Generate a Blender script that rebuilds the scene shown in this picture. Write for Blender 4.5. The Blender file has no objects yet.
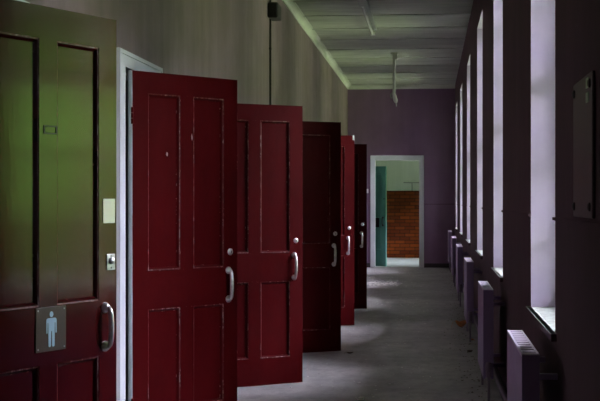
import bpy, bmesh, math, random
from mathutils import Vector, Matrix
random.seed(7)
S = bpy.context.scene
COL = S.collection
PI = math.pi

# ------------------------------------------------------------------ layout (metres; the corridor runs along +Y)
XL, XR = -1.65, 0.50            # corridor faces of the left and right walls
YB, YE = -7.5, 26.2             # wall behind the camera, end wall
ZC = 3.66                       # ceiling
EYE = 1.345
WT = 0.30                       # window wall thickness
SILL, HEAD = 0.815, 3.18
WINS = [(5.29, 6.56), (9.07, 10.38), (12.55, 13.98), (16.38, 17.80), (20.35, 21.78), (24.05, 25.50)]
WINS_BACK = [(-6.10, -4.80), (-2.35, -1.05)]
DH, DT = 2.042, 0.040  # door leaf
HX = -1.60
# (hinge y, outer edge x, outer edge y)
DOORS = [(4.205, -1.225, 4.94, -1.545), (6.845, -1.125, 7.46, -1.60), (9.10, -0.948, 9.57, -1.60), (11.12, -0.80, 11.58, -1.545), (13.66, -0.815, 13.97, -1.60), (15.78, -0.785, 16.11, -1.585)]
WID = [math.hypot(d[1] - d[3], d[2] - d[0]) for d in DOORS]

# ------------------------------------------------------------------ materials
def new_mat(name):
    m = bpy.data.materials.new(name); m.use_nodes = True
    nt = m.node_tree
    return m, nt, nt.nodes['Principled BSDF']

def N(nt, t, **kw):
    n = nt.nodes.new(t)
    for k, v in kw.items():
        if hasattr(n, k): setattr(n, k, v)
        else: n.inputs[k.replace('_', ' ')].default_value = v
    return n

def L(nt, a, b): nt.links.new(a, b)

def ramp(nt, fac, stops):
    r = nt.nodes.new('ShaderNodeValToRGB')
    el = r.color_ramp.elements
    while len(el) < len(stops): el.new(0.5)
    for e, (p, c) in zip(el, stops):
        e.position = p; e.color = (c[0], c[1], c[2], 1) if isinstance(c, (tuple, list)) else (c, c, c, 1)
    L(nt, fac, r.inputs['Fac'])
    return r

def mix(nt, fac, a, b, mode='MIX'):
    m = nt.nodes.new('ShaderNodeMix'); m.data_type = 'RGBA'; m.blend_type = mode
    for sock, v in ((m.inputs[0], fac), (m.inputs[6], a), (m.inputs[7], b)):
        if hasattr(v, 'links'): L(nt, v, sock)
        elif isinstance(v, (int, float)): sock.default_value = v
        else: sock.default_value = (v[0], v[1], v[2], 1)
    return m.outputs[2]

def noise(nt, scale, detail=5, rough=0.6, stretch=(1, 1, 1)):
    tc = nt.nodes.new('ShaderNodeTexCoord'); mp = nt.nodes.new('ShaderNodeMapping')
    mp.inputs['Scale'].default_value = stretch
    L(nt, tc.outputs['Object'], mp.inputs['Vector'])
    n = N(nt, 'ShaderNodeTexNoise'); n.inputs['Scale'].default_value = scale
    n.inputs['Detail'].default_value = detail; n.inputs['Roughness'].default_value = rough
    L(nt, mp.outputs[0], n.inputs['Vector'])
    return n.outputs['Fac']

def bump(nt, bsdf, h, strength=0.3, dist=0.01):
    b = nt.nodes.new('ShaderNodeBump'); b.inputs['Strength'].default_value = strength; b.inputs['Distance'].default_value = dist
    L(nt, h, b.inputs['Height']); L(nt, b.outputs[0], bsdf.inputs['Normal'])

def simple(name, col, rough=0.5, metal=0.0, var=0.12, scale=9.0, bmp=0.0, stretch=(1, 1, 1)):
    m, nt, b = new_mat(name)
    f = noise(nt, scale, stretch=stretch)
    lo = [c * (1 - var) for c in col]; hi = [min(1, c * (1 + var)) for c in col]
    r = ramp(nt, f, [(0.3, lo), (0.7, hi)])
    L(nt, r.outputs[0], b.inputs['Base Color'])
    b.inputs['Roughness'].default_value = rough; b.inputs['Metallic'].default_value = metal
    if bmp: bump(nt, b, f, bmp)
    return m

def wall_paint(name, col, stain, rough=0.6, streak=True, amount=0.6):
    """old painted plaster: cloudy tone, vertical run marks, fine dents"""
    m, nt, b = new_mat(name)
    cloud = noise(nt, 1.3, 6, 0.65)
    c1 = ramp(nt, cloud, [(0.32, stain), (0.62, col)])
    c = c1.outputs[0]
    if streak:
        st = noise(nt, 5.0, 4, 0.6, (1, 1, 0.06))
        sr = ramp(nt, st, [(0.42, 1 - 0.35 * amount), (0.62, 1.0)])
        c = mix(nt, 1.0, c, sr.outputs[0], 'MULTIPLY')
    L(nt, c, b.inputs['Base Color'])
    b.inputs['Roughness'].default_value = rough
    bump(nt, b, noise(nt, 26, 4), 0.12, 0.006)
    return m

def edge_worn(name, col, chip, rough=0.3, amount=0.56, radius=0.006, coat=0.0, spec=0.5, grime=0.35):
    """gloss paint with chips along the arrises (a Bevel node finds the edges)"""
    m, nt, b = new_mat(name)
    bev = nt.nodes.new('ShaderNodeBevel'); bev.samples = 6; bev.inputs['Radius'].default_value = radius
    geo = nt.nodes.new('ShaderNodeNewGeometry')
    dot = nt.nodes.new('ShaderNodeVectorMath'); dot.operation = 'DOT_PRODUCT'
    L(nt, bev.outputs[0], dot.inputs[0]); L(nt, geo.outputs['Normal'], dot.inputs[1])
    e = ramp(nt, dot.outputs['Value'], [(0.90, 1.0), (0.985, 0.0)])
    nz = ramp(nt, noise(nt, 34, 6, 0.75), [(amount, 0.0), (amount + 0.06, 1.0)])
    mul = nt.nodes.new('ShaderNodeMath'); mul.operation = 'MULTIPLY'
    L(nt, e.outputs[0], mul.inputs[0]); L(nt, nz.outputs[0], mul.inputs[1])
    cl = noise(nt, 3.0, 6, 0.7, (1, 1, 0.35))
    base = ramp(nt, cl, [(0.3, [c * (1 - grime) for c in col]), (0.68, col)])
    c = mix(nt, mul.outputs[0], base.outputs[0], chip)
    L(nt, c, b.inputs['Base Color'])
    rr = ramp(nt, noise(nt, 7, 4), [(0.3, rough * 0.85), (0.75, min(1, rough * 1.25))])
    L(nt, rr.outputs[0], b.inputs['Roughness'])
    b.inputs['Specular IOR Level'].default_value = spec
    b.inputs['Coat Weight'].default_value = coat; b.inputs['Coat Roughness'].default_value = rough
    bump(nt, b, noise(nt, 40, 3, 0.5, (1, 1, 0.15)), 0.05, 0.004)
    return m

M = {}
RED = (0.050, 0.0019, 0.0027)
M['door_red'] = edge_worn('door_red_satin_paint', RED, (0.20, 0.14, 0.13), rough=0.42, amount=0.58, spec=0.04)
M['door_red_gloss'] = edge_worn('door_red_gloss_paint', RED, (0.20, 0.14, 0.13), rough=0.15, amount=0.60, spec=0.5)
def worn(name, rough, spec):
    m, nt, b = new_mat(name)
    a = ramp(nt, noise(nt, 45, 6, 0.8, (1, 1, 0.4)), [(0.50, 0.0), (0.58, 1.0)]); g = ramp(nt, noise(nt, 3.2, 3, 0.5), [(0.42, 0.0), (0.58, 1.0)])
    f = nt.nodes.new('ShaderNodeMath'); f.operation = 'MULTIPLY'; L(nt, a.outputs[0], f.inputs[0]); L(nt, g.outputs[0], f.inputs[1])
    L(nt, mix(nt, f.outputs[0], RED, (0.22, 0.15, 0.14)), b.inputs['Base Color']); b.inputs['Roughness'].default_value = rough; b.inputs['Specular IOR Level'].default_value = spec
    return m
M['worn_edge'] = worn('chipped_red_moulding', 0.4, 0.25)
M['door_teal'] = edge_worn('teal_gloss_paint', (0.14, 0.40, 0.32), (0.40, 0.55, 0.5), rough=0.35, amount=0.58)
M['frame_white'] = edge_worn('white_gloss_joinery', (0.60, 0.63, 0.66), (0.32, 0.30, 0.28), rough=0.35, amount=0.63, grime=0.15)
M['wall_left'] = wall_paint('cream_plaster', (0.215, 0.150, 0.172), (0.135, 0.098, 0.088), 0.55)
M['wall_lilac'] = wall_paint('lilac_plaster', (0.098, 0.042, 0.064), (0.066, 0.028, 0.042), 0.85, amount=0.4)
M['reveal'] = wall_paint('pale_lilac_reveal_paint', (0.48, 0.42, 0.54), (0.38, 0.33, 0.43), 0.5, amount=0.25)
M['wall_end'] = wall_paint('mauve_plaster', (0.20, 0.115, 0.195), (0.165, 0.092, 0.16), 0.5, amount=0.3)
M['wall_green'] = wall_paint('pale_green_plaster', (0.54, 0.58, 0.49), (0.47, 0.52, 0.43), 0.5, amount=0.3)
M['wall_dark'] = wall_paint('grey_plaster', (0.22, 0.21, 0.20), (0.15, 0.145, 0.14), 0.7)
M['cornice'] = simple('cornice_paint', (0.50, 0.53, 0.45), 0.6, var=0.1, scale=3)
M['metal'] = simple('worn_chrome', (0.80, 0.82, 0.84), 0.33, 1.0, var=0.2, scale=40)
M['dull_metal'] = simple('dull_steel', (0.42, 0.43, 0.43), 0.4, 0.9, var=0.25, scale=60)
M['dark_metal'] = simple('dark_iron', (0.03, 0.028, 0.026), 0.5, 0.6)
M['black'] = simple('black_bakelite', (0.008, 0.008, 0.009), 0.45)
M['rad'] = edge_worn('lilac_radiator_enamel', (0.31, 0.215, 0.41), (0.5, 0.45, 0.5), rough=0.35, amount=0.6, grime=0.12)
M['rad_dark'] = simple('radiator_void', (0.02, 0.018, 0.02), 0.8)
M['grille'] = simple('radiator_grille_steel', (0.50, 0.45, 0.55), 0.35, var=0.1)
M['sill'] = simple('dusty_sill_paint', (0.40, 0.44, 0.40), 0.5, var=0.45, scale=22, bmp=0.15)
M['win_white'] = simple('window_joinery_white', (0.70, 0.71, 0.70), 0.4, var=0.08)
M['skirting'] = simple('dark_skirting_paint', (0.028, 0.02, 0.024), 0.4, var=0.3)
M['sign_brown'] = simple('brown_sign_plate', (0.06, 0.037, 0.028), 0.4, var=0.08)
M['sign_blue'] = simple('pale_blue_pictogram', (0.40, 0.60, 0.72), 0.5, var=0.04)
M['plate_yellow'] = simple('pale_yellow_plate', (0.60, 0.68, 0.42), 0.5, var=0.06)
M['white_plastic'] = simple('white_plastic', (0.62, 0.62, 0.60), 0.35, var=0.05)
M['fitting_grey'] = simple('grey_enamel', (0.22, 0.24, 0.22), 0.4, var=0.15)
M['pale_enamel'] = simple('pale_enamel', (0.50, 0.52, 0.47), 0.4, var=0.15)
M['tube'] = simple('unlit_tube_glass', (0.85, 0.87, 0.85), 0.12, var=0.03)
M['flake'] = simple('paint_flakes', (0.62, 0.60, 0.58), 0.8, var=0.5, scale=5)
M['leaf_brown'] = simple('dead_leaf_brown', (0.42, 0.15, 0.045), 0.7, var=0.35, scale=60)
M['leaf_dark'] = simple('dead_leaf_dark', (0.085, 0.052, 0.036), 0.7, var=0.35, scale=60)
M['paper'] = simple('white_paper', (0.80, 0.80, 0.78), 0.7, var=0.05)
M['board'] = simple('dark_board', (0.075, 0.05, 0.055), 0.4, var=0.1)
M['chip'] = simple('bare_primer', (0.26, 0.20, 0.19), 0.7, var=0.2, scale=50)
M['pipe'] = simple('lilac_pipe_paint', (0.20, 0.15, 0.21), 0.4, var=0.15)
M['green_glint'] = simple('painted_green_glint', (0.35, 0.55, 0.36), 0.3, var=0.1)  # green window reflection put into the colour

def floor_mat():
    m, nt, b = new_mat('worn_grey_floor')
    big = noise(nt, 0.9, 7, 0.7); fine = noise(nt, 9, 8, 0.8, (1, 0.5, 1)); grit = noise(nt, 42, 4, 0.7)
    c = ramp(nt, big, [(0.28, (0.215, 0.202, 0.20)), (0.7, (0.48, 0.457, 0.455))]).outputs[0]
    c = mix(nt, 1.0, c, ramp(nt, fine, [(0.3, 0.45), (0.55, 1.0), (0.8, 1.2)]).outputs[0], 'MULTIPLY')
    c = mix(nt, ramp(nt, grit, [(0.63, 0.0), (0.70, 0.8)]).outputs[0], c, (0.60, 0.58, 0.56))
    L(nt, c, b.inputs['Base Color'])
    L(nt, ramp(nt, fine, [(0.3, 0.42), (0.7, 0.62)]).outputs[0], b.inputs['Roughness'])
    bump(nt, b, fine, 0.25, 0.006)
    return m
M['floor'] = floor_mat()
M['floor_lobby'] = simple('lobby_vinyl', (0.38, 0.45, 0.41), 0.3, var=0.15, scale=3)

def ceiling_mat():
    m, nt, b = new_mat('boarded_ceiling')
    tc = nt.nodes.new('ShaderNodeTexCoord'); sx = nt.nodes.new('ShaderNodeSeparateXYZ')
    L(nt, tc.outputs['Object'], sx.inputs[0])
    big = noise(nt, 0.8, 6, 0.65, (0.35, 1.6, 1)); fine = noise(nt, 6, 6, 0.7, (0.3, 2.0, 1))
    c = ramp(nt, big, [(0.3, (0.29, 0.31, 0.25)), (0.68, (0.50, 0.53, 0.45))]).outputs[0]
    c = mix(nt, 1.0, c, ramp(nt, fine, [(0.3, 0.68), (0.65, 1.06)]).outputs[0], 'MULTIPLY')
    L(nt, c, b.inputs['Base Color']); b.inputs['Roughness'].default_value = 0.5
    return m
M['ceiling'] = ceiling_mat()

def brick_mat():
    m, nt, b = new_mat('brown_glazed_brick')
    tc = nt.nodes.new('ShaderNodeTexCoord'); sx = nt.nodes.new('ShaderNodeSeparateXYZ'); cx = nt.nodes.new('ShaderNodeCombineXYZ')
    L(nt, tc.outputs['Object'], sx.inputs[0]); L(nt, sx.outputs[0], cx.inputs[0]); L(nt, sx.outputs[2], cx.inputs[1])
    br = nt.nodes.new('ShaderNodeTexBrick')
    br.inputs['Scale'].default_value = 1; br.inputs['Brick Width'].default_value = 0.235; br.inputs['Row Height'].default_value = 0.082
    br.inputs['Mortar Size'].default_value = 0.007; br.inputs['Bias'].default_value = 0.0
    br.inputs['Color1'].default_value = (0.19, 0.042, 0.005, 1); br.inputs['Color2'].default_value = (0.09, 0.016, 0.003, 1)
    br.inputs['Mortar'].default_value = (0.03, 0.009, 0.004, 1)
    L(nt, cx.outputs[0], br.inputs['Vector'])
    L(nt, br.outputs['Color'], b.inputs['Base Color']); b.inputs['Roughness'].default_value = 0.35; b.inputs['Specular IOR Level'].default_value = 0.2
    return m
M['brick'] = brick_mat()

def glass_mat():
    m = bpy.data.materials.new('window_glass'); m.use_nodes = True
    nt = m.node_tree; nt.nodes.clear()
    o = nt.nodes.new('ShaderNodeOutputMaterial'); mx = nt.nodes.new('ShaderNodeMixShader')
    t = nt.nodes.new('ShaderNodeBsdfTransparent'); g = nt.nodes.new('ShaderNodeBsdfGlossy'); fr = nt.nodes.new('ShaderNodeFresnel')
    t.inputs['Color'].default_value = (0.93, 0.95, 0.94, 1); g.inputs['Roughness'].default_value = 0.03; fr.inputs['IOR'].default_value = 1.45
    L(nt, fr.outputs[0], mx.inputs[0]); L(nt, t.outputs[0], mx.inputs[1]); L(nt, g.outputs[0], mx.inputs[2]); L(nt, mx.outputs[0], o.inputs[0])
    return m
M['glass'] = glass_mat()

# ------------------------------------------------------------------ mesh helpers
def box(bm, x0, x1, y0, y1, z0, z1):
    vs = [bm.verts.new(p) for p in ((x0, y0, z0), (x1, y0, z0), (x1, y1, z0), (x0, y1, z0), (x0, y0, z1), (x1, y0, z1), (x1, y1, z1), (x0, y1, z1))]
    for f in ((3, 2, 1, 0), (4, 5, 6, 7), (0, 1, 5, 4), (1, 2, 6, 5), (2, 3, 7, 6), (3, 0, 4, 7)):
        bm.faces.new([vs[i] for i in f])

def tube(bm, pts, r, n=10, caps=True):
    pts = [Vector(p) for p in pts]; rings = []
    rad = r if isinstance(r, (list, tuple)) else [r] * len(pts)
    up = None
    for i, p in enumerate(pts):
        d = (pts[min(i + 1, len(pts) - 1)] - pts[max(i - 1, 0)]).normalized()
        if up is None:
            up = d.cross(Vector((0, 0, 1)) if abs(d.z) < 0.9 else Vector((0, 1, 0))).normalized()
        up = (up - d * up.dot(d)).normalized()
        w = d.cross(up)
        rings.append([bm.verts.new(p + (up * math.cos(2 * PI * k / n) + w * math.sin(2 * PI * k / n)) * rad[i]) for k in range(n)])
    for a, b in zip(rings, rings[1:]):
        for k in range(n): bm.faces.new((a[k], a[(k + 1) % n], b[(k + 1) % n], b[k]))
    if caps:
        bm.faces.new(rings[0][::-1]); bm.faces.new(rings[-1])

def lathe(bm, prof, axis='z', o=(0, 0, 0), n=18):
    """prof = [(radius, along)]; axis: z, -y or -x"""
    o = Vector(o); rings = []
    for r, a in prof:
        ring = []
        for k in range(n):
            c, s = math.cos(2 * PI * k / n) * r, math.sin(2 * PI * k / n) * r
            v = {'z': (c, s, a), '-y': (c, -a, s), '-x': (-a, c, s)}[axis]
            ring.append(bm.verts.new(o + Vector(v)))
        rings.append(ring)
    for a, b in zip(rings, rings[1:]):
        for k in range(n): bm.faces.new((a[k], a[(k + 1) % n], b[(k + 1) % n], b[k]))
    bm.faces.new(rings[0]); bm.faces.new(rings[-1])

def prism(bm, poly, f0, f1):
    """closed outline extruded between the mappings f0(p) and f1(p)"""
    a = [bm.verts.new(f0(p)) for p in poly]; b = [bm.verts.new(f1(p)) for p in poly]
    n = len(poly)
    bm.faces.new(a); bm.faces.new(b[::-1])
    for k in range(n): bm.faces.new((a[k], b[k], b[(k + 1) % n], a[(k + 1) % n]))

def obj(name, bm, mat, parent=None, smooth=False, bevel=0.0, seg=2):
    bmesh.ops.recalc_face_normals(bm, faces=bm.faces)
    if bevel:
        es = [e for e in bm.edges if len(e.link_faces) == 2 and e.calc_face_angle(0) > 0.6]
        bmesh.ops.bevel(bm, geom=es, offset=bevel, segments=seg, affect='EDGES', profile=0.5)
    me = bpy.data.meshes.new(name); bm.to_mesh(me); bm.free()
    if smooth:
        for p in me.polygons: p.use_smooth = True
        try: me.set_sharp_from_angle(angle=math.radians(40))
        except Exception: pass
    me.materials.append(mat)
    o = bpy.data.objects.new(name, me); COL.objects.link(o)
    if parent is not None: o.parent = parent
    return o

def tag(o, label=None, cat=None, group=None, kind=None):
    for k, v in (('label', label), ('category', cat), ('group', group), ('kind', kind)):
        if v: o[k] = v
    return o

def empty(name, loc, rz=0.0):
    o = bpy.data.objects.new(name, None); COL.objects.link(o)
    o.location = loc; o.rotation_euler = (0, 0, rz); o.empty_display_size = 0.1
    return o

def B(): return bmesh.new()

def copy_tree(o, parent=None):
    c = o.copy(); COL.objects.link(c)
    if parent is not None: c.parent = parent
    for ch in [x for x in S.objects if x.parent == o]: copy_tree(ch, c)
    return c

# ------------------------------------------------------------------ setting: floor, walls, ceiling
YF = 30.7       # far wall of the lobby behind the end wall
XROOM = -3.6
bm = B(); box(bm, XROOM - 0.1, XR + WT, YB - 0.2, YE + 0.14, -0.12, 0.0)
tag(obj('floor', bm, M['floor']), 'worn grey dusty corridor floor with scattered debris', 'floor', kind='structure')
bm = B(); box(bm, -2.7, 1.7, YE + 0.14, YF + 0.2, -0.12, 0.0)
tag(obj('floor_lobby', bm, M['floor_lobby']), 'pale green floor of the lobby beyond the end doorway', 'floor', kind='structure')

bm = B(); box(bm, XROOM - 0.1, XR + WT, YB - 0.2, YE + 0.14, ZC, ZC + 0.15)
y = -6.97
while y < YE:                       # cover battens over the board joints
    box(bm, XL, XR, y, y + 0.07, ZC - 0.009, ZC + 0.01); y += 1.22
tag(obj('ceiling', bm, M['ceiling']), 'dull greenish white boarded ceiling above the corridor', 'ceiling', kind='structure')
bm = B(); box(bm, -2.7, 1.7, YE + 0.14, YF + 0.2, 3.2, 3.35)
tag(obj('ceiling_lobby', bm, M['wall_green']), 'pale ceiling of the lobby beyond the end doorway', 'ceiling', kind='structure')

def wall_along_y(bm, x0, x1, y0, y1, z1, holes):
    """holes = [(ya, yb, za, zb)] sorted; piers, aprons and lintels as boxes"""
    y = y0
    for ya, yb, za, zb in holes:
        box(bm, x0, x1, y, ya, 0, z1)
        if za > 0: box(bm, x0, x1, ya, yb, 0, za)
        box(bm, x0, x1, ya, yb, zb, z1)
        y = yb
    box(bm, x0, x1, y, y1, 0, z1)

def clean(bm):
    bmesh.ops.remove_doubles(bm, verts=bm.verts, dist=1e-5)

OPEN = [(d[0] - 0.012, d[0] + w + 0.012) for d, w in zip(DOORS, WID)]
bm = B(); wall_along_y(bm, XL - 0.15, XL, YB, YE, ZC, [(a - 0.025, b + 0.025, 0, DH + 0.045) for a, b in OPEN])
tag(obj('wall_left', bm, M['wall_left']), 'stained brownish cream wall above the row of red doors', 'wall', kind='structure')
bm = B(); wall_along_y(bm, XR, XR + WT, YB, YE, ZC, [(a, b, SILL - 0.03, HEAD) for a, b in WINS_BACK + WINS])
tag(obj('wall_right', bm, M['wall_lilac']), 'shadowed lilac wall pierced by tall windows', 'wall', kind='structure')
bm = B(); box(bm, XROOM - 0.1, XR + WT, YB - 0.2, YB, 0, ZC)
obj('wall_back', bm, M['wall_dark'])['kind'] = 'structure'
bm = B(); box(bm, XROOM - 0.1, XROOM, YB, YE, 0, ZC)
for d in DOORS[1:]: box(bm, XROOM, XL - 0.15, d[0] - 0.75, d[0] - 0.65, 0, ZC)
obj('wall_rooms', bm, M['wall_dark'])['kind'] = 'structure'

# end wall with its doorway
EX0, EX1, EZ = -1.098, -0.215, 2.155
bm = B()
box(bm, XROOM, EX0 - 0.025, YE, YE + 0.14, 0, ZC); box(bm, EX1 + 0.025, XR + WT, YE, YE + 0.14, 0, ZC); box(bm, EX0 - 0.025, EX1 + 0.025, YE, YE + 0.14, EZ + 0.025, ZC)
tag(obj('wall_end', bm, M['wall_end']), 'dark mauve end wall around the far doorway', 'wall', kind='structure')

# lobby beyond
bm = B(); box(bm, -2.6, 1.6, YF, YF + 0.15, 0, 3.2)
tag(obj('wall_far', bm, M['wall_green']), 'pale green lobby wall above the brown bricks', 'wall', kind='structure')
bm = B(); box(bm, -2.6, 1.6, YF - 0.02, YF, 0, 1.575)
tag(obj('trim_brick', bm, M['brick']), 'brown glazed brick dado seen through the end doorway', 'brick dado', kind='structure')
bm = B(); box(bm, -2.7, -2.6, YE + 0.14, YF, 0, 3.2)
obj('wall_lobby_left', bm, M['wall_green'])['kind'] = 'structure'
bm = B(); wall_along_y(bm, 1.5, 1.7, YE + 0.14, YF, 3.2, [(27.2, 29.9, 0.9, 2.1)])
obj('wall_lobby_right', bm, M['wall_green'])['kind'] = 'structure'
bm = B(); box(bm, XR + WT, 1.7, YE, YE + 0.14, 0, 3.35)
obj('wall_lobby_front', bm, M['wall_green'])['kind'] = 'structure'

# cornices (coved) on the left and end walls
def cove(w, d, n=6):
    pts = [(0, 0), (0.012, 0)]
    for k in range(n + 1):
        a = PI / 2 * k / n
        pts.append((0.012 + (w - 0.012) * (1 - math.cos(a)), (d - 0.0) * math.sin(a) * 0.92))
    pts += [(w, d), (0, d)]
    out = []
    for p in pts:
        if not out or (abs(p[0] - out[-1][0]) + abs(p[1] - out[-1][1])) > 1e-5: out.append(p)
    return out
pf = cove(0.085, 0.075)
bm = B(); prism(bm, pf, lambda p: (XL + p[0], YB, ZC - 0.075 + p[1]), lambda p: (XL + p[0], YE, ZC - 0.075 + p[1]))
tag(obj('trim_1', bm, M['cornice']), 'pale coved cornice along the top of the left wall', 'cornice', kind='structure')
bm = B(); prism(bm, pf, lambda p: (XL, YE - p[0], ZC - 0.075 + p[1]), lambda p: (XR, YE - p[0], ZC - 0.075 + p[1]))
tag(obj('trim_2', bm, M['cornice']), 'pale cornice across the top of the end wall', 'cornice', kind='structure')

# skirtings
bm = B(); box(bm, XR - 0.018, XR, YB, YE - 0.018, 0, 0.11)
obj('baseboard_right', bm, M['skirting'], bevel=0.004)['kind'] = 'structure'
bm = B(); box(bm, EX1 + 0.1, XR, YE - 0.018, YE, 0, 0.085); box(bm, XL, EX0 - 0.1, YE - 0.018, YE, 0, 0.085)
obj('baseboard_end', bm, M['skirting'])['kind'] = 'structure'
bm = B(); prev = YB
for (a, b) in OPEN + [(YE, None)]:
    box(bm, XL, XL + 0.016, prev, a - (0.15 if b else 0), 0, 0.11)
    if b: prev = b + 0.15
obj('baseboard_left', bm, M['skirting'])['kind'] = 'structure'

# thin paint bead at dado height on the window wall, its reveals and the end wall
bm = B(); ZD = 1.272; prev = YB
for (a, b) in WINS_BACK + WINS + [(YE, None)]:
    box(bm, XR - 0.011, XR, prev, a, ZD - 0.006, ZD + 0.006)
    if b:
        box(bm, XR - 0.011, XR + 0.17, b - 0.005, b, ZD - 0.006, ZD + 0.006)
        box(bm, XR - 0.011, XR + 0.17, a, a + 0.005, ZD - 0.006, ZD + 0.006)
        prev = b
box(bm, EX1 + 0.1, XR, YE - 0.005, YE, ZD - 0.006, ZD + 0.006)
tag(obj('trim_3', bm, M['wall_lilac']), 'thin painted bead at dado height along the window wall', 'dado bead', kind='structure')

# ------------------------------------------------------------------ windows
def window(i, ya, yb):
    w = empty('window_%d' % i, (XR + 0.19, (ya + yb) / 2, SILL)); w['kind'] = 'structure'
    hw, H = (yb - ya) / 2, HEAD - SILL
    bm = B(); t = 0.055
    box(bm, 0, 0.075, -hw, -hw + t, 0, H); box(bm, 0, 0.075, hw - t, hw, 0, H)
    box(bm, 0, 0.075, -hw + t, hw - t, 0, t + 0.02); box(bm, 0, 0.075, -hw + t, hw - t, H - t, H)
    box(bm, 0.0, 0.075, -hw + t, hw - t, H / 2 - 0.03, H / 2 + 0.03)      # meeting rail
    obj('window_frame', bm, M['win_white'], w)
    bm = B()
    for k in (1, 2, 4, 5):
        z = H * k / 6; box(bm, 0.02, 0.05, -hw + t, hw - t, z - 0.013, z + 0.013)
    box(bm, 0.021, 0.049, -0.013, 0.013, t, H - t)
    obj('glazing_bars', bm, M['win_white'], w)
    bm = B(); box(bm, 0.033, 0.037, -hw + t, hw - t, t, H - t)
    obj('pane', bm, M['glass'], w)
    bm = B(); box(bm, -0.21, 0.0, -hw, hw, -0.03, 0); box(bm, -0.212, -0.19, -hw - 0.06, hw + 0.05, -0.03, 0)
    clean(bm)
    lb = B(); box(lb, -0.19, 0, hw - 0.006, hw, 0, H); box(lb, -0.19, 0, -hw, -hw + 0.006, 0, H); box(lb, -0.19, 0, -hw + 0.006, hw - 0.006, H - 0.006, H)
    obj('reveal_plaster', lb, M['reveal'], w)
    so = obj('window_sill', bm, M['sill'], w); so.data.materials.append(M['wall_lilac'])
    for p in so.data.polygons:
        if abs(p.normal.z) < 0.5: p.material_index = 1      # upright faces of the board take the darker wall material
    return w
place = ['nearest', 'second', 'third', 'fourth', 'fifth', 'sixth and farthest']
for i, (a, b) in enumerate(WINS):
    w = window(i + 1, a, b)
    tag(w, '%s tall window in the right wall, deep lilac reveal and pale sill' % place[i], 'window', kind='structure')
window(7, *WINS_BACK[1]); window(9, *WINS_BACK[0])

# lobby window (in the side wall of the lobby)
w = empty('window_8', (1.58, 28.55, 0.9)); w['kind'] = 'structure'
bm = B()
for a, b, c, d in ((-1.35, -1.29, 0, 1.2), (1.29, 1.35, 0, 1.2), (-1.29, 1.29, 0, 0.06), (-1.29, 1.29, 1.14, 1.2), (-0.03, 0.03, 0.06, 1.14)): box(bm, 0, 0.07, a, b, c, d)
obj('window_frame', bm, M['win_white'], w)
bm = B(); box(bm, 0.033, 0.037, -1.29, 1.29, 0.06, 1.14); obj('pane', bm, M['glass'], w)

# ------------------------------------------------------------------ door frames (setting) and doors (things)
def architrave(bm, ya, yb, zt, w=0.145, d=0.028, hd=0.085):
    """casing on the corridor face, plus lining through the wall"""
    X0 = XL
    box(bm, X0, X0 + d, ya - w, ya, 0, zt + hd); box(bm, X0, X0 + d, yb, yb + w, 0, zt + hd); box(bm, X0, X0 + d, ya, yb, zt, zt + hd)
    box(bm, X0 + d, X0 + d + 0.006, ya - w, ya - w + 0.022, 0, zt + hd); box(bm, X0 + d, X0 + d + 0.006, yb + w - 0.022, yb + w, 0, zt + hd)
    box(bm, X0 + d, X0 + d + 0.006, ya - w + 0.022, yb + w - 0.022, zt + hd - 0.022, zt + hd)
    t = 0.025
    box(bm, X0 - 0.15, X0, ya - t, ya, 0, zt + t); box(bm, X0 - 0.15, X0, yb, yb + t, 0, zt + t); box(bm, X0 - 0.15, X0, ya, yb, zt, zt + t)
    box(bm, X0 - 0.09, X0 - 0.055, ya, ya + 0.012, 0, zt); box(bm, X0 - 0.09, X0 - 0.055, yb - 0.012, yb, 0, zt); box(bm, X0 - 0.09, X0 - 0.055, ya + 0.012, yb - 0.012, zt - 0.012, zt)
which = ['the gents sign', 'the first plain red door', 'the third red door', 'the fourth red door', 'the fifth red door', 'the farthest red door']
for i, (a, b) in enumerate(OPEN):
    bm = B(); architrave(bm, a, b, DH + 0.02)
    n = {0: 'white door frame behind the door with the gents sign', 1: 'white door frame beside the second red door'}.get(i, 'white door frame hidden behind %s' % which[i])
    tag(obj('trim_%d' % (i + 4), bm, M['frame_white']), n, 'door frame', kind='structure')

STILE, MUNT = 0.108, 0.098
RAILS = [(0.006, 0.20), (0.755, 0.965), (1.925, DH)]
def door_leaf_bm(W, rails, stile=STILE, munt=MUNT, T=DT):
    bm = B(); h = T / 2
    z0, z1 = rails[0][0], rails[-1][1]
    box(bm, 0, stile, -h, h, z0, z1); box(bm, W - stile, W, -h, h, z0, z1)
    for a, b in rails: box(bm, stile, W - stile, -h, h, a, b)
    c0, c1 = W / 2 - munt / 2, W / 2 + munt / 2
    for (a, b), (c, d) in zip(rails, rails[1:]):
        box(bm, c0, c1, -h, h, b, c)
        for x0, x1 in ((stile, c0), (c1, W - stile)):
            box(bm, x0, x1, -h + 0.015, h - 0.015, b, c)               # sunk panel
            for s in (-1, 1):                                          # ovolo moulding round the panel
                def ring(o, y): return [bm.verts.new(p) for p in ((x0 + o, y, b + o), (x1 - o, y, b + o), (x1 - o, y, c - o), (x0 + o, y, c - o))]
                rs = [ring(0.0, s * (h - 0.002)), ring(0.006, s * (h - 0.003)), ring(0.012, s * (h - 0.009)), ring(0.017, s * (h - 0.0149))]
                for lv, (p, q) in enumerate(zip(rs, rs[1:])):
                    for k in range(4): bm.faces.new((p[k], p[(k + 1) % 4], q[(k + 1) % 4], q[k])).material_index = 1 if lv == 0 else 0
    return bm

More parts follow.
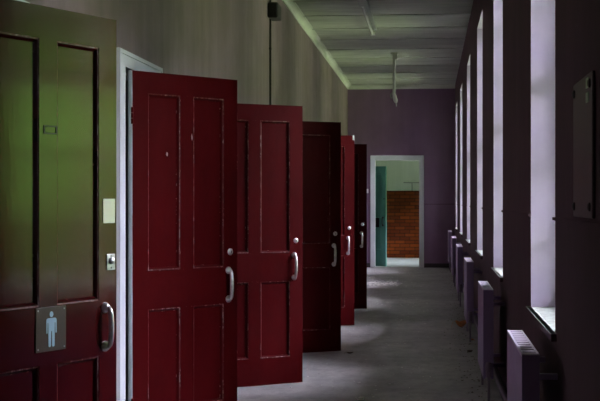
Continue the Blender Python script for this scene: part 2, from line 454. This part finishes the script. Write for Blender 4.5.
def pull_handle(parent, x, z, ln, mat, out=0.031):
    """bowed pull handle on the -y face: bar plus two round roses"""
    h = DT / 2
    bm = B(); pts, rs = [], []
    for k in range(15):
        t = k / 14; a = PI * t
        pts.append((x, -h - 0.012 - (out - 0.012) * math.sin(a) ** 0.55, z - ln / 2 * math.cos(a)))
        rs.append(0.0085 + 0.003 * math.sin(a))
    tube(bm, pts, rs, 12)
    o = obj('pull_handle', bm, mat, parent, smooth=True)
    for s in (-1, 1):
        bm = B(); lathe(bm, [(0.021, 0), (0.021, 0.004), (0.016, 0.010), (0.012, 0.017), (0.003, 0.020)], '-y', (x, -h, z + s * ln / 2))
        obj('handle_rose', bm, mat, o, smooth=True)
    return o

def lock(parent, x, z, mat):
    h = DT / 2
    bm = B(); lathe(bm, [(0.020, 0), (0.020, 0.003), (0.016, 0.007), (0.012, 0.0075), (0.0115, 0.011), (0.002, 0.012)], '-y', (x, -h, z))
    o = obj('lock_cylinder', bm, mat, parent, smooth=True)
    bm = B(); box(bm, x - 0.002, x + 0.002, -h - 0.0128, -h - 0.010, z - 0.007, z + 0.006)
    obj('keyhole', bm, M['black'], o)

def hinge(parent, z, mat):
    bm = B()
    for k in range(3): lathe(bm, [(0.0075, z - 0.045 + k * 0.0305), (0.0075, z - 0.016 + k * 0.0305)], 'z', (-0.004, -DT / 2 - 0.003, 0), 10)
    box(bm, 0.0, 0.026, -DT / 2 - 0.002, -DT / 2 + 0.001, z - 0.045, z + 0.045)
    obj('hinge', bm, mat, parent, smooth=True)

def make_door(DW, ln=0.175, gents=False):
    d = empty('panelled_door', (0, 0, 0)); d['category'] = 'door'; d['kind'] = 'thing'
    lf = obj('door_leaf', door_leaf_bm(DW, RAILS), M['door_red_gloss' if gents else 'door_red'], d)
    lf.data.materials.append(M['worn_edge']); lf.data.materials.append(M['frame_white'])
    for p in lf.data.polygons:                       # the hinge edge carries the white of the room side
        if p.center.x < 1e-4: p.material_index = 2
    pull_handle(d, DW - 0.072, 0.862, ln, M['metal'])
    if not gents: lock(d, DW - 0.058, 1.05, M['metal'])
    for z in (0.24, 1.80): hinge(d, z, M['door_red'])
    return d

LABELS = ['red panelled door bearing the brown gents sign, glossed with green reflections',
          'open dark red panelled door hung against the white door frame, chipped panels',
          'open red panelled door, third along the wall, between two other red doors',
          'open dark red panelled door, fourth along, overlapping the brighter fifth door',
          'fifth red panelled door along the wall, mostly hidden behind the fourth',
          'darkest red door, last in the row, nearest the far doorway']
doors = []
for i, (hy, ox, oy, hx) in enumerate(DOORS):
    d = make_door(WID[i], 0.148 if i == 0 else 0.165, i == 0)
    d.location = (hx, hy, 0); d.rotation_euler = (0, 0, math.atan2(oy - hy, ox - hx))
    d['label'] = LABELS[i]; d['group'] = 'red panelled doors along the left wall'
    doors.append(d)

# fittings of the first door
DW = WID[0]; d0 = doors[0]; fy = -DT / 2
bm = B(); SX, SZ = DW / 2 + 0.012, 0.882
box(bm, SX - 0.083, SX + 0.083, fy - 0.004, fy, SZ - 0.08, SZ + 0.08)
sign = obj('gents_sign', bm, M['sign_brown'], d0, bevel=0.001, seg=1); sign['label'] = 'brown gents sign plate'
def pictogram(cx, cz, hgt, y):
    """standing man: head, shoulders, arms and legs"""
    bm = B(); s = hgt / 2.0
    body = [(-0.30, 0.62), (0.30, 0.62), (0.40, 0.58), (0.44, 0.48), (0.44, -0.20), (0.39, -0.25), (0.34, -0.20), (0.33, 0.36), (0.275, 0.36), (0.26, -0.94), (0.21, -1.0), (0.10, -1.0),
            (0.055, -0.94), (0.04, -0.12), (-0.04, -0.12), (-0.055, -0.94), (-0.10, -1.0), (-0.21, -1.0), (-0.26, -0.94), (-0.275, 0.36), (-0.33, 0.36), (-0.34, -0.20), (-0.39, -0.25), (-0.44, -0.20), (-0.44, 0.48), (-0.40, 0.58)]
    prism(bm, body, lambda p: (cx + p[0] * s, y, cz + p[1] * s), lambda p: (cx + p[0] * s, y - 0.0012, cz + p[1] * s))
    head = [(0.155 * math.cos(2 * PI * k / 20), 0.83 + 0.16 * math.sin(2 * PI * k / 20)) for k in range(20)]
    prism(bm, head, lambda p: (cx + p[0] * s, y, cz + p[1] * s), lambda p: (cx + p[0] * s, y - 0.0012, cz + p[1] * s))
    return bm
p = obj('pictogram', pictogram(SX, SZ, 0.128, fy - 0.004), M['sign_blue'], sign); p['label'] = 'pale blue standing man symbol'
for sx in (-0.072, 0.072):
    for sz in (-0.069, 0.069):
        bm = B(); lathe(bm, [(0.0035, 0), (0.003, 0.0012)], '-y', (SX + sx, fy - 0.004, SZ + sz), 8); obj('sign_screw', bm, M['dull_metal'], sign)
bm = B(); box(bm, DW - 0.085, DW - 0.012, fy - 0.003, fy, 1.258, 1.352)
obj('label_plate', bm, M['plate_yellow'], d0, bevel=0.001, seg=1)['label'] = 'blank pale yellow plate'
bm = B(); box(bm, DW - 0.064, DW - 0.012, fy - 0.004, fy, 1.078, 1.140)
lk = obj('latch_plate', bm, M['dull_metal'], d0, bevel=0.002)
bm = B(); lathe(bm, [(0.014, 0), (0.014, 0.006), (0.010, 0.010), (0.002, 0.011)], '-y', (DW - 0.038, fy - 0.004, 1.114)); obj('latch_knob', bm, M['metal'], lk, smooth=True)
for z in (1.087, 1.132):
    bm = B(); lathe(bm, [(0.004, 0), (0.003, 0.0015)], '-y', (DW - 0.038, fy - 0.004, z), 8); obj('screw', bm, M['dark_metal'], lk)
bm = B(); cx, cz = DW / 2 + 0.01, 1.60
for a, b, c, e in ((-0.036, 0.036, -0.015, -0.011), (-0.036, 0.036, 0.011, 0.015), (-0.036, -0.031, -0.011, 0.011), (0.031, 0.036, -0.011, 0.011)): box(bm, cx + a, cx + b, fy - 0.003, fy, cz + c, cz + e)
obj('card_holder', bm, M['dark_metal'], d0)['label'] = 'small empty card frame'

# bare patches on the second door where paint has come away
def patch(parent, x, z, w, h, depth, seed):
    r = random.Random(seed); bm = B()
    poly = [(x + w * r.uniform(0.55, 1) * math.cos(2 * PI * k / 9), z + h * r.uniform(0.55, 1) * math.sin(2 * PI * k / 9)) for k in range(9)]
    prism(bm, poly, lambda p: (p[0], depth, p[1]), lambda p: (p[0], depth - 0.0012, p[1]))
    obj('bare_patch', bm, M['chip'], parent)
d1 = doors[1]
pd = -DT / 2 + 0.015
patch(d1, 0.255, 1.60, 0.009, 0.014, pd, 1); patch(d1, 0.425, 1.70, 0.005, 0.022, fy, 2)

# highlights at the fifth door's top corners, modelled as small steel plates
for x in (0.20, WID[4] - 0.012):
    bm = B(); box(bm, x - 0.008, x + 0.011, -DT / 2 - 0.002, DT / 2, 1.995, DH + 0.003)
    obj('corner_glint', bm, M['dull_metal'], doors[4])

# end doorway frame
bm = B(); w = 0.095
box(bm, EX0 - w, EX0, YE - 0.025, YE, 0, EZ + w); box(bm, EX1, EX1 + w, YE - 0.025, YE, 0, EZ + w); box(bm, EX0, EX1, YE - 0.025, YE, EZ, EZ + w)
box(bm, EX0 - 0.025, EX0, YE, YE + 0.14, 0, EZ + 0.025); box(bm, EX1, EX1 + 0.025, YE, YE + 0.14, 0, EZ + 0.025); box(bm, EX0, EX1, YE, YE + 0.14, EZ, EZ + 0.025)
tag(obj('trim_10', bm, M['frame_white'], bevel=0.003), 'pale grey-white frame around the far doorway', 'door frame', kind='structure')

# teal door standing half open in the lobby
td = empty('panelled_door', (-1.66, 26.93, 0), math.atan2(-0.40, 0.78)); tag(td, 'teal green door standing open beyond the far doorway', 'door', kind='thing')
obj('door_leaf', door_leaf_bm(0.87, [(0.006, 0.34), (0.80, 0.99), (1.90, DH)]), M['door_teal'], td)
pull_handle(td, 0.80, 0.92, 0.16, M['black'])
bm = B(); box(bm, 0.62, 0.72, -DT / 2 - 0.012, -DT / 2, 0.80, 0.99); obj('lock_case', bm, M['dark_metal'], td, bevel=0.003)
bm = B(); lathe(bm, [(0.014, 0), (0.012, 0.006), (0.002, 0.007)], '-y', (0.83, -DT / 2, 1.38)); obj('lock_cylinder', bm, M['dark_metal'], td)
for z in (0.24, 1.8): hinge(td, z, M['door_teal'])

# pipe on the lobby wall
bm = B(); tube(bm, [(-0.42, YF - 0.03, 1.575), (-0.42, YF - 0.03, 1.755)], 0.012, 8); tube(bm, [(-0.62, YF - 0.03, 1.765), (-0.05, YF - 0.03, 1.765)], 0.012, 8)
tag(obj('wall_conduit', bm, M['fitting_grey'], smooth=True), 'thin conduit on the pale green wall above the bricks', 'conduit', kind='thing')

# ------------------------------------------------------------------ radiators
def make_radiator(Ln):
    r = empty('radiator', (0, 0, 0)); z0, z1 = 0.175, 0.762
    X0, X1 = -0.152, -0.085          # front and back relative to the wall face
    def panel(name, xa, xb):
        bm = B()
        n = 24; prof = []
        for k in range(n + 1):
            y = -Ln / 2 + Ln * k / n
            prof.append((xa + (0.004 if k % 2 and 0 < k < n else 0.0), y))
        poly = prof + [(xb, Ln / 2), (xb, -Ln / 2)]
        prism(bm, poly, lambda p: (p[0], p[1], z0), lambda p: (p[0], p[1], z1 - 0.012))
        return obj(name, bm, M['rad'], r)
    panel('front_panel', X0, X0 + 0.014); panel('rear_panel', X1 - 0.014, X1)
    bm = B(); n = int(Ln / 0.085)
    box(bm, X0, X0 + 0.009, -Ln / 2, Ln / 2, z1 - 0.012, z1); box(bm, X1 - 0.009, X1, -Ln / 2, Ln / 2, z1 - 0.012, z1)
    for k in range(n + 1):
        y = -Ln / 2 + (Ln - 0.055) * k / n; box(bm, X0 + 0.009, X1 - 0.009, y, y + 0.055, z1 - 0.006, z1 - 0.001)
    obj('top_grille', bm, M['grille'], r)
    for s in (-1, 1):
        bm = B(); y = s * Ln / 2; box(bm, X0, X1, min(y, y + s * 0.006), max(y, y + s * 0.006), z0 + 0.01, z1 - 0.004)
        obj('end_panel', bm, M['rad'], r, bevel=0.002)
    for s in (-1, 1):
        for za in (z1 - 0.12, z0 + 0.06):
            bm = B(); box(bm, X1, 0.0, s * Ln * 0.3 - 0.015, s * Ln * 0.3 + 0.015, za, za + 0.022)
            obj('wall_bracket', bm, M['rad'], r)
        bm = B(); y = s * (Ln / 2 + 0.045)
        tube(bm, [(-0.118, s * Ln / 2, z0 + 0.045), (-0.118, y, z0 + 0.045)], 0.011, 10); tube(bm, [(-0.118, y, 0.0), (-0.118, y, z0 + 0.06)], 0.0085, 10)
        o = obj('tail_pipe', bm, M['pipe'], r, smooth=True)
        bm = B(); lathe(bm, [(0.014, z0 + 0.02), (0.018, z0 + 0.03), (0.018, z0 + 0.06), (0.022, z0 + 0.07), (0.022, z0 + 0.10), (0.015, z0 + 0.115)], 'z', (-0.118, y, 0), 14)
        obj('valve', bm, M['pipe'], o, smooth=True)
    return r
rproto = make_radiator(0.92)
RY = [5.46, 9.06, 12.95, 17.05, 20.90, 25.10]
RL = ['nearest lilac radiator, below the dusty sill, its slotted top in view', 'second lilac radiator along the window wall, with a pale pipe at its foot', 'third lilac radiator along the window wall, seen edge on',
      'fourth lilac radiator along the window wall, seen edge on', 'fifth lilac radiator along the window wall, a thin sliver', 'farthest lilac radiator, beside the end wall']
for i, y in enumerate(RY):
    r = rproto if i == 0 else copy_tree(rproto)
    r.location = (XR - 0.0015, y, 0); tag(r, RL[i], 'radiator', 'radiators under the windows', 'thing')

# heating pipe along the skirting
bm = B(); tube(bm, [(XR - 0.04, 3.0, 0.135), (XR - 0.04, 26.1, 0.135)], 0.014, 10)
y = 3.4
while y < 26: box(bm, XR - 0.04, XR - 0.0195, y, y + 0.02, 0.128, 0.142); y += 1.9
tag(obj('heating_pipe', bm, M['pipe'], smooth=True), 'long thin heating pipe along the foot of the window wall', 'pipe')

# ------------------------------------------------------------------ ceiling fittings
fl = empty('ceiling_light', (-0.76, 15.75, ZC)); tag(fl, 'unlit fluorescent strip light fixed under the near ceiling', 'ceiling light')
bm = B(); box(bm, 0.005, 0.05, -2.0, 1.7, -0.045, -0.009); obj('spine', bm, M['fitting_grey'], fl, bevel=0.004)
bm = B(); box(bm, -0.05, 0.055, -2.0, -0.85, -0.095, -0.045); obj('control_box', bm, M['fitting_grey'], fl, bevel=0.006)
bm = B(); tube(bm, [(-0.012, -0.84, -0.083), (-0.012, 1.62, -0.083)], 0.019, 14); obj('fluorescent_tube', bm, M['tube'], fl, smooth=True)
bm = B(); box(bm, -0.032, 0.03, 1.62, 1.68, -0.105, -0.045); obj('lamp_holder', bm, M['white_plastic'], fl, bevel=0.006)

hg = empty('hanging_lamp', (-0.557, 20.4, ZC)); tag(hg, 'bulbless pendant lamp on a long pale stem from the ceiling', 'pendant lamp')
bm = B(); box(bm, -0.055, 0.055, -0.055, 0.055, -0.03, -0.009); box(bm, 0.005, 0.05, -0.03, 0.03, -0.11, -0.03); obj('ceiling_bracket', bm, M['pale_enamel'], hg, bevel=0.004)
bm = B(); tube(bm, [(0, 0, -0.03), (0.0, 0, -0.3), (-0.004, 0, -0.64)], 0.0225, 12); obj('stem', bm, M['pale_enamel'], hg, smooth=True)
bm = B(); tube(bm, [(-0.004, 0, -0.60), (-0.03, 0, -0.63), (-0.055, 0, -0.66), (-0.05, 0, -0.70), (-0.02, 0, -0.72)], 0.012, 8); obj('loose_wire', bm, M['fitting_grey'], hg, smooth=True)
bm = B(); tube(bm, [(-0.006, 0, -0.64), (0.005, 0, -0.68), (0.022, 0, -0.75), (0.028, 0, -0.785)], [0.022, 0.03, 0.034, 0.02], 12); obj('lamp_holder', bm, M['white_plastic'], hg, smooth=True)
bm = B(); tube(bm, [(0.028, 0, -0.785), (0.033, 0, -0.82), (0.034, 0, -0.845)], [0.012, 0.010, 0.006], 8); obj('contact_pin', bm, M['dull_metal'], hg, smooth=True)

# conduit and junction box on the left wall
cd = empty('electrical_conduit', (XL + 0.0015, 13.30, 0)); tag(cd, 'dark vertical conduit with a black box high on the left wall', 'conduit')
bm = B(); tube(bm, [(0.012, 0, 0.115), (0.012, 0, ZC - 0.08)], 0.011, 10); obj('conduit_tube', bm, M['dark_metal'], cd, smooth=True)
bm = B(); box(bm, 0.0, 0.11, -0.15, 0.15, 3.21, 3.37); obj('junction_box', bm, M['black'], cd, bevel=0.02, seg=3)
for z in (0.6, 1.4, 2.2, 2.9):
    bm = B(); box(bm, 0, 0.025, -0.022, 0.022, z, z + 0.018); obj('clip', bm, M['dark_metal'], cd)

# light switch on the end wall
sw = empty('light_switch', (-1.272, YE, 1.535)); tag(sw, 'small pale light switch beside the far doorway', 'light switch')
bm = B(); box(bm, -0.038, 0.038, -0.012, 0, -0.043, 0.043); obj('switch_plate', bm, M['white_plastic'], sw, bevel=0.004)
bm = B(); box(bm, -0.009, 0.009, -0.018, -0.012, -0.016, 0.016); obj('rocker', bm, M['white_plastic'], sw, bevel=0.002)

# dark panel screwed to the nearest pier
nb = empty('wall_board', (XR - 0.0015, 4.27, 1.29)); tag(nb, 'dark flat panel with round fixings on the shadowed pier', 'wall panel', kind='thing')
bm = B(); box(bm, -0.010, 0, -0.26, 0.26, 0, 0.45); obj('board', bm, M['board'], nb, bevel=0.004)
for yy in (-0.215, 0.215):
    for zz in (0.035, 0.415):
        bm = B(); lathe(bm, [(0.014, 0.010), (0.014, 0.014), (0.008, 0.018), (0.002, 0.0185)], '-x', (0, yy, zz), 14); obj('fixing', bm, M['black'], nb, smooth=True)
for zz in (0.355, 0.40):  # green reflections on the panel, modelled as two raised strips
    bm = B(); box(bm, -0.0135, -0.010, -0.19, -0.13, zz + 0.005, zz + 0.036); obj('glint', bm, M['green_glint'], nb)['label'] = 'painted pale green tab'

# ------------------------------------------------------------------ litter on the floor
def leaf_bm(size, seed, curl=0.35):
    r = random.Random(seed); bm = B()
    n, rows = 9, []
    for i in range(n):
        t = i / (n - 1); w = size * 0.36 * math.sin(PI * min(1, t * 0.97 + 0.03)) ** 0.7 + 0.001
        x = size * (t - 0.5); lift = curl * size * ((t - 0.5) ** 2) * 2
        w *= 1 + 0.25 * (r.random() - 0.5)
        rows.append([(x, -w, lift + curl * w * 0.9), (x, -w * 0.5, lift + curl * w * 0.25), (x, 0, lift), (x, w * 0.5, lift + curl * w * 0.3), (x, w, lift + curl * w * 1.1)])
    lo = [[bm.verts.new((p[0], p[1], p[2] + 0.001)) for p in row] for row in rows]; hi = [[bm.verts.new((p[0], p[1], p[2] + 0.0026)) for p in row] for row in rows]
    for g, f in ((lo, True), (hi, False)):
        for i in range(n - 1):
            for j in range(4):
                q = (g[i][j], g[i][j + 1], g[i + 1][j + 1], g[i + 1][j]); bm.faces.new(q if not f else q[::-1])
    def wall(a, b): bm.faces.new((a[0], a[1], b[1], b[0]))
    for i in range(n - 1):
        wall((lo[i][0], lo[i + 1][0]), (hi[i][0], hi[i + 1][0])); wall((lo[i + 1][4], lo[i][4]), (hi[i + 1][4], hi[i][4]))
    for j in range(4):
        wall((lo[0][j + 1], lo[0][j]), (hi[0][j + 1], hi[0][j])); wall((lo[-1][j], lo[-1][j + 1]), (hi[-1][j], hi[-1][j + 1]))
    return bm

def dead_leaf(x, y, size, rz, mat, label, seed, curl=0.35):
    lf = empty('dead_leaf', (x, y, 0.0), rz); tag(lf, label, 'leaf', 'dead leaves on the floor')
    obj('blade', leaf_bm(size, seed, curl), mat, lf, smooth=True)
    bm = B(); tube(bm, [(-size * 0.5, 0, curl * size * 0.5 + 0.002), (-size * 0.72, 0.004, curl * size * 0.4), (-size * 0.85, 0.0, 0.0025)], 0.0016, 6); obj('stalk', bm, mat, lf)
dead_leaf(0.33, 13.9, 0.15, 0.6, M['leaf_brown'], 'orange-brown crumpled leaf lying beside the third radiator', 1, 0.9)
dead_leaf(0.40, 12.6, 0.06, 2.1, M['leaf_brown'], 'small reddish leaf fragment near the foot of the third radiator', 2, 0.5)
dead_leaf(-0.70, 11.40, 0.06, 0.3, M['leaf_dark'], 'dark leaf scrap on the floor below the fourth red door', 3, 0.4)
dead_leaf(0.35, 11.6, 0.07, 1.2, M['leaf_dark'], 'dark curled leaf on the shadowed floor before the second radiator', 4, 0.5)

bm = B(); prism(bm, [(-0.02, -0.03), (0.018, -0.034), (0.024, 0.02), (-0.012, 0.034)], lambda p: (p[0], p[1], 0.0), lambda p: (p[0] * 0.9 + 0.004, p[1] * 0.9, 0.012 + 0.2 * abs(p[0])))
o = obj('paper_scrap', bm, M['paper']); o.location = (-0.468, 8.78, 0); tag(o, 'small white paper scrap on the floor in the foreground', 'paper scrap')

def flakes(count, fn, smin, smax, seed):
    r = random.Random(seed); bm = B()
    for _ in range(count):
        x, y = fn(r); s = r.uniform(smin, smax); a0 = r.uniform(0, 6.28); n = r.choice((4, 5, 6)); tl = r.uniform(-0.2, 0.2)
        poly = [(x + s * r.uniform(0.5, 1) * math.cos(a0 + 2 * PI * k / n), y + s * r.uniform(0.5, 1.2) * math.sin(a0 + 2 * PI * k / n)) for k in range(n)]
        prism(bm, poly, lambda p: (p[0], p[1], 0.0005), lambda p: (p[0], p[1], 0.003 + 0.3 * s * abs(tl)))
    return bm
def near_wall(r):
    while True:
        x, y = XR - 0.08 - abs(r.gauss(0, 0.14)), r.uniform(5.0, 25.8)
        if x > 0.08 and not any(abs(abs(y - q) - 0.505) < 0.06 for q in RY): return (x, y)
def anywhere(r): return (r.uniform(-1.0, 0.05), r.uniform(7.6, 25.5))
def heap(r): return (r.gauss(-0.95, 0.2), r.gauss(21.2, 0.35))
bm = flakes(420, near_wall, 0.003, 0.013, 3)
tag(obj('debris', bm, M['leaf_dark']), 'dark crumbled litter strewn along the foot of the window wall', 'debris', kind='stuff')
bm = flakes(300, anywhere, 0.003, 0.013, 4)
b2 = flakes(260, heap, 0.008, 0.03, 5); me = bpy.data.meshes.new('t'); b2.to_mesh(me); b2.free(); bm.from_mesh(me)
tag(obj('plaster_flakes', bm, M['flake']), 'pale paint and plaster flakes scattered over the corridor floor', 'debris', kind='stuff')

# ------------------------------------------------------------------ daylight
W = bpy.data.worlds.new('overcast_garden'); S.world = W; W.use_nodes = True
nt = W.node_tree; nt.nodes.clear()
out = nt.nodes.new('ShaderNodeOutputWorld'); bg = nt.nodes.new('ShaderNodeBackground')
tc = nt.nodes.new('ShaderNodeTexCoord'); sx = nt.nodes.new('ShaderNodeSeparateXYZ'); L(nt, tc.outputs['Generated'], sx.inputs[0])
nz = nt.nodes.new('ShaderNodeTexNoise'); nz.inputs['Scale'].default_value = 6; nz.inputs['Detail'].default_value = 5; L(nt, tc.outputs['Generated'], nz.inputs['Vector'])
ma = nt.nodes.new('ShaderNodeMath'); ma.operation = 'MULTIPLY_ADD'; L(nt, nz.outputs['Fac'], ma.inputs[0]); ma.inputs[1].default_value = 0.14; ma.inputs[2].default_value = -0.07
ad = nt.nodes.new('ShaderNodeMath'); ad.operation = 'ADD'; L(nt, sx.outputs[2], ad.inputs[0]); L(nt, ma.outputs[0], ad.inputs[1])
mr = nt.nodes.new('ShaderNodeMapRange'); mr.inputs[1].default_value = -1; mr.inputs[2].default_value = 1; L(nt, ad.outputs[0], mr.inputs[0])
def zz(z): return (z + 1) / 2
LAWN, HEDGE, TREE, TREETOP, SKY = (0.50, 0.60, 0.32), (0.03, 0.045, 0.015), (0.068, 0.142, 0.028), (0.008, 0.02, 0.004), (2.4, 2.25, 2.8)
rp = ramp(nt, mr.outputs[0], [(zz(-0.25), LAWN), (zz(-0.13), HEDGE), (zz(-0.03), HEDGE), (zz(0.01), TREE), (zz(0.055), TREE), (zz(0.12), TREETOP), (zz(0.26), TREETOP), (zz(0.31), SKY), (1.0, (4.6, 4.35, 5.2))])
n2 = nt.nodes.new('ShaderNodeTexNoise'); n2.inputs['Scale'].default_value = 9; n2.inputs['Detail'].default_value = 6; n2.inputs['Roughness'].default_value = 0.7; L(nt, tc.outputs['Generated'], n2.inputs['Vector'])
lf = ramp(nt, n2.outputs['Fac'], [(0.36, 0.35), (0.62, 1.5)])          # lit and shaded masses of foliage and cloud
L(nt, mix(nt, 0.75, rp.outputs[0], mix(nt, 1.0, rp.outputs[0], lf.outputs[0], 'MULTIPLY')), bg.inputs['Color']); bg.inputs['Strength'].default_value = 6.0; L(nt, bg.outputs[0], out.inputs[0])

def portal(x, ya, yb, za, zb):
    l = bpy.data.lights.new('window_portal', 'AREA'); l.shape = 'RECTANGLE'; l.size = zb - za; l.size_y = yb - ya
    l.cycles.is_portal = True
    o = bpy.data.objects.new('window_portal', l); COL.objects.link(o)
    o.location = (x, (ya + yb) / 2, (za + zb) / 2); o.rotation_euler = (0, PI / 2, 0)
for a, b in WINS_BACK + WINS: portal(XR + WT + 0.01, a, b, SILL, HEAD)
portal(1.72, 27.2, 29.9, 0.9, 2.1)

# ------------------------------------------------------------------ camera and colour
cam = bpy.data.cameras.new('camera'); co = bpy.data.objects.new('camera', cam); COL.objects.link(co)
cam.sensor_width = 36; cam.lens = 1300 * 36 / 600; cam.clip_end = 200; cam.clip_start = 0.05
co.location = (0, 0, EYE); co.rotation_euler = (PI / 2, 0, math.atan(130 / 1300))
S.camera = co
v = S.view_settings; v.view_transform = 'Standard'; v.look = 'None'; v.exposure = 1.6; v.gamma = 1.0; v.use_curve_mapping = False
S.cycles.use_denoising = True; S.cycles.max_bounces = 10; S.cycles.diffuse_bounces = 6; S.cycles.sample_clamp_indirect = 6
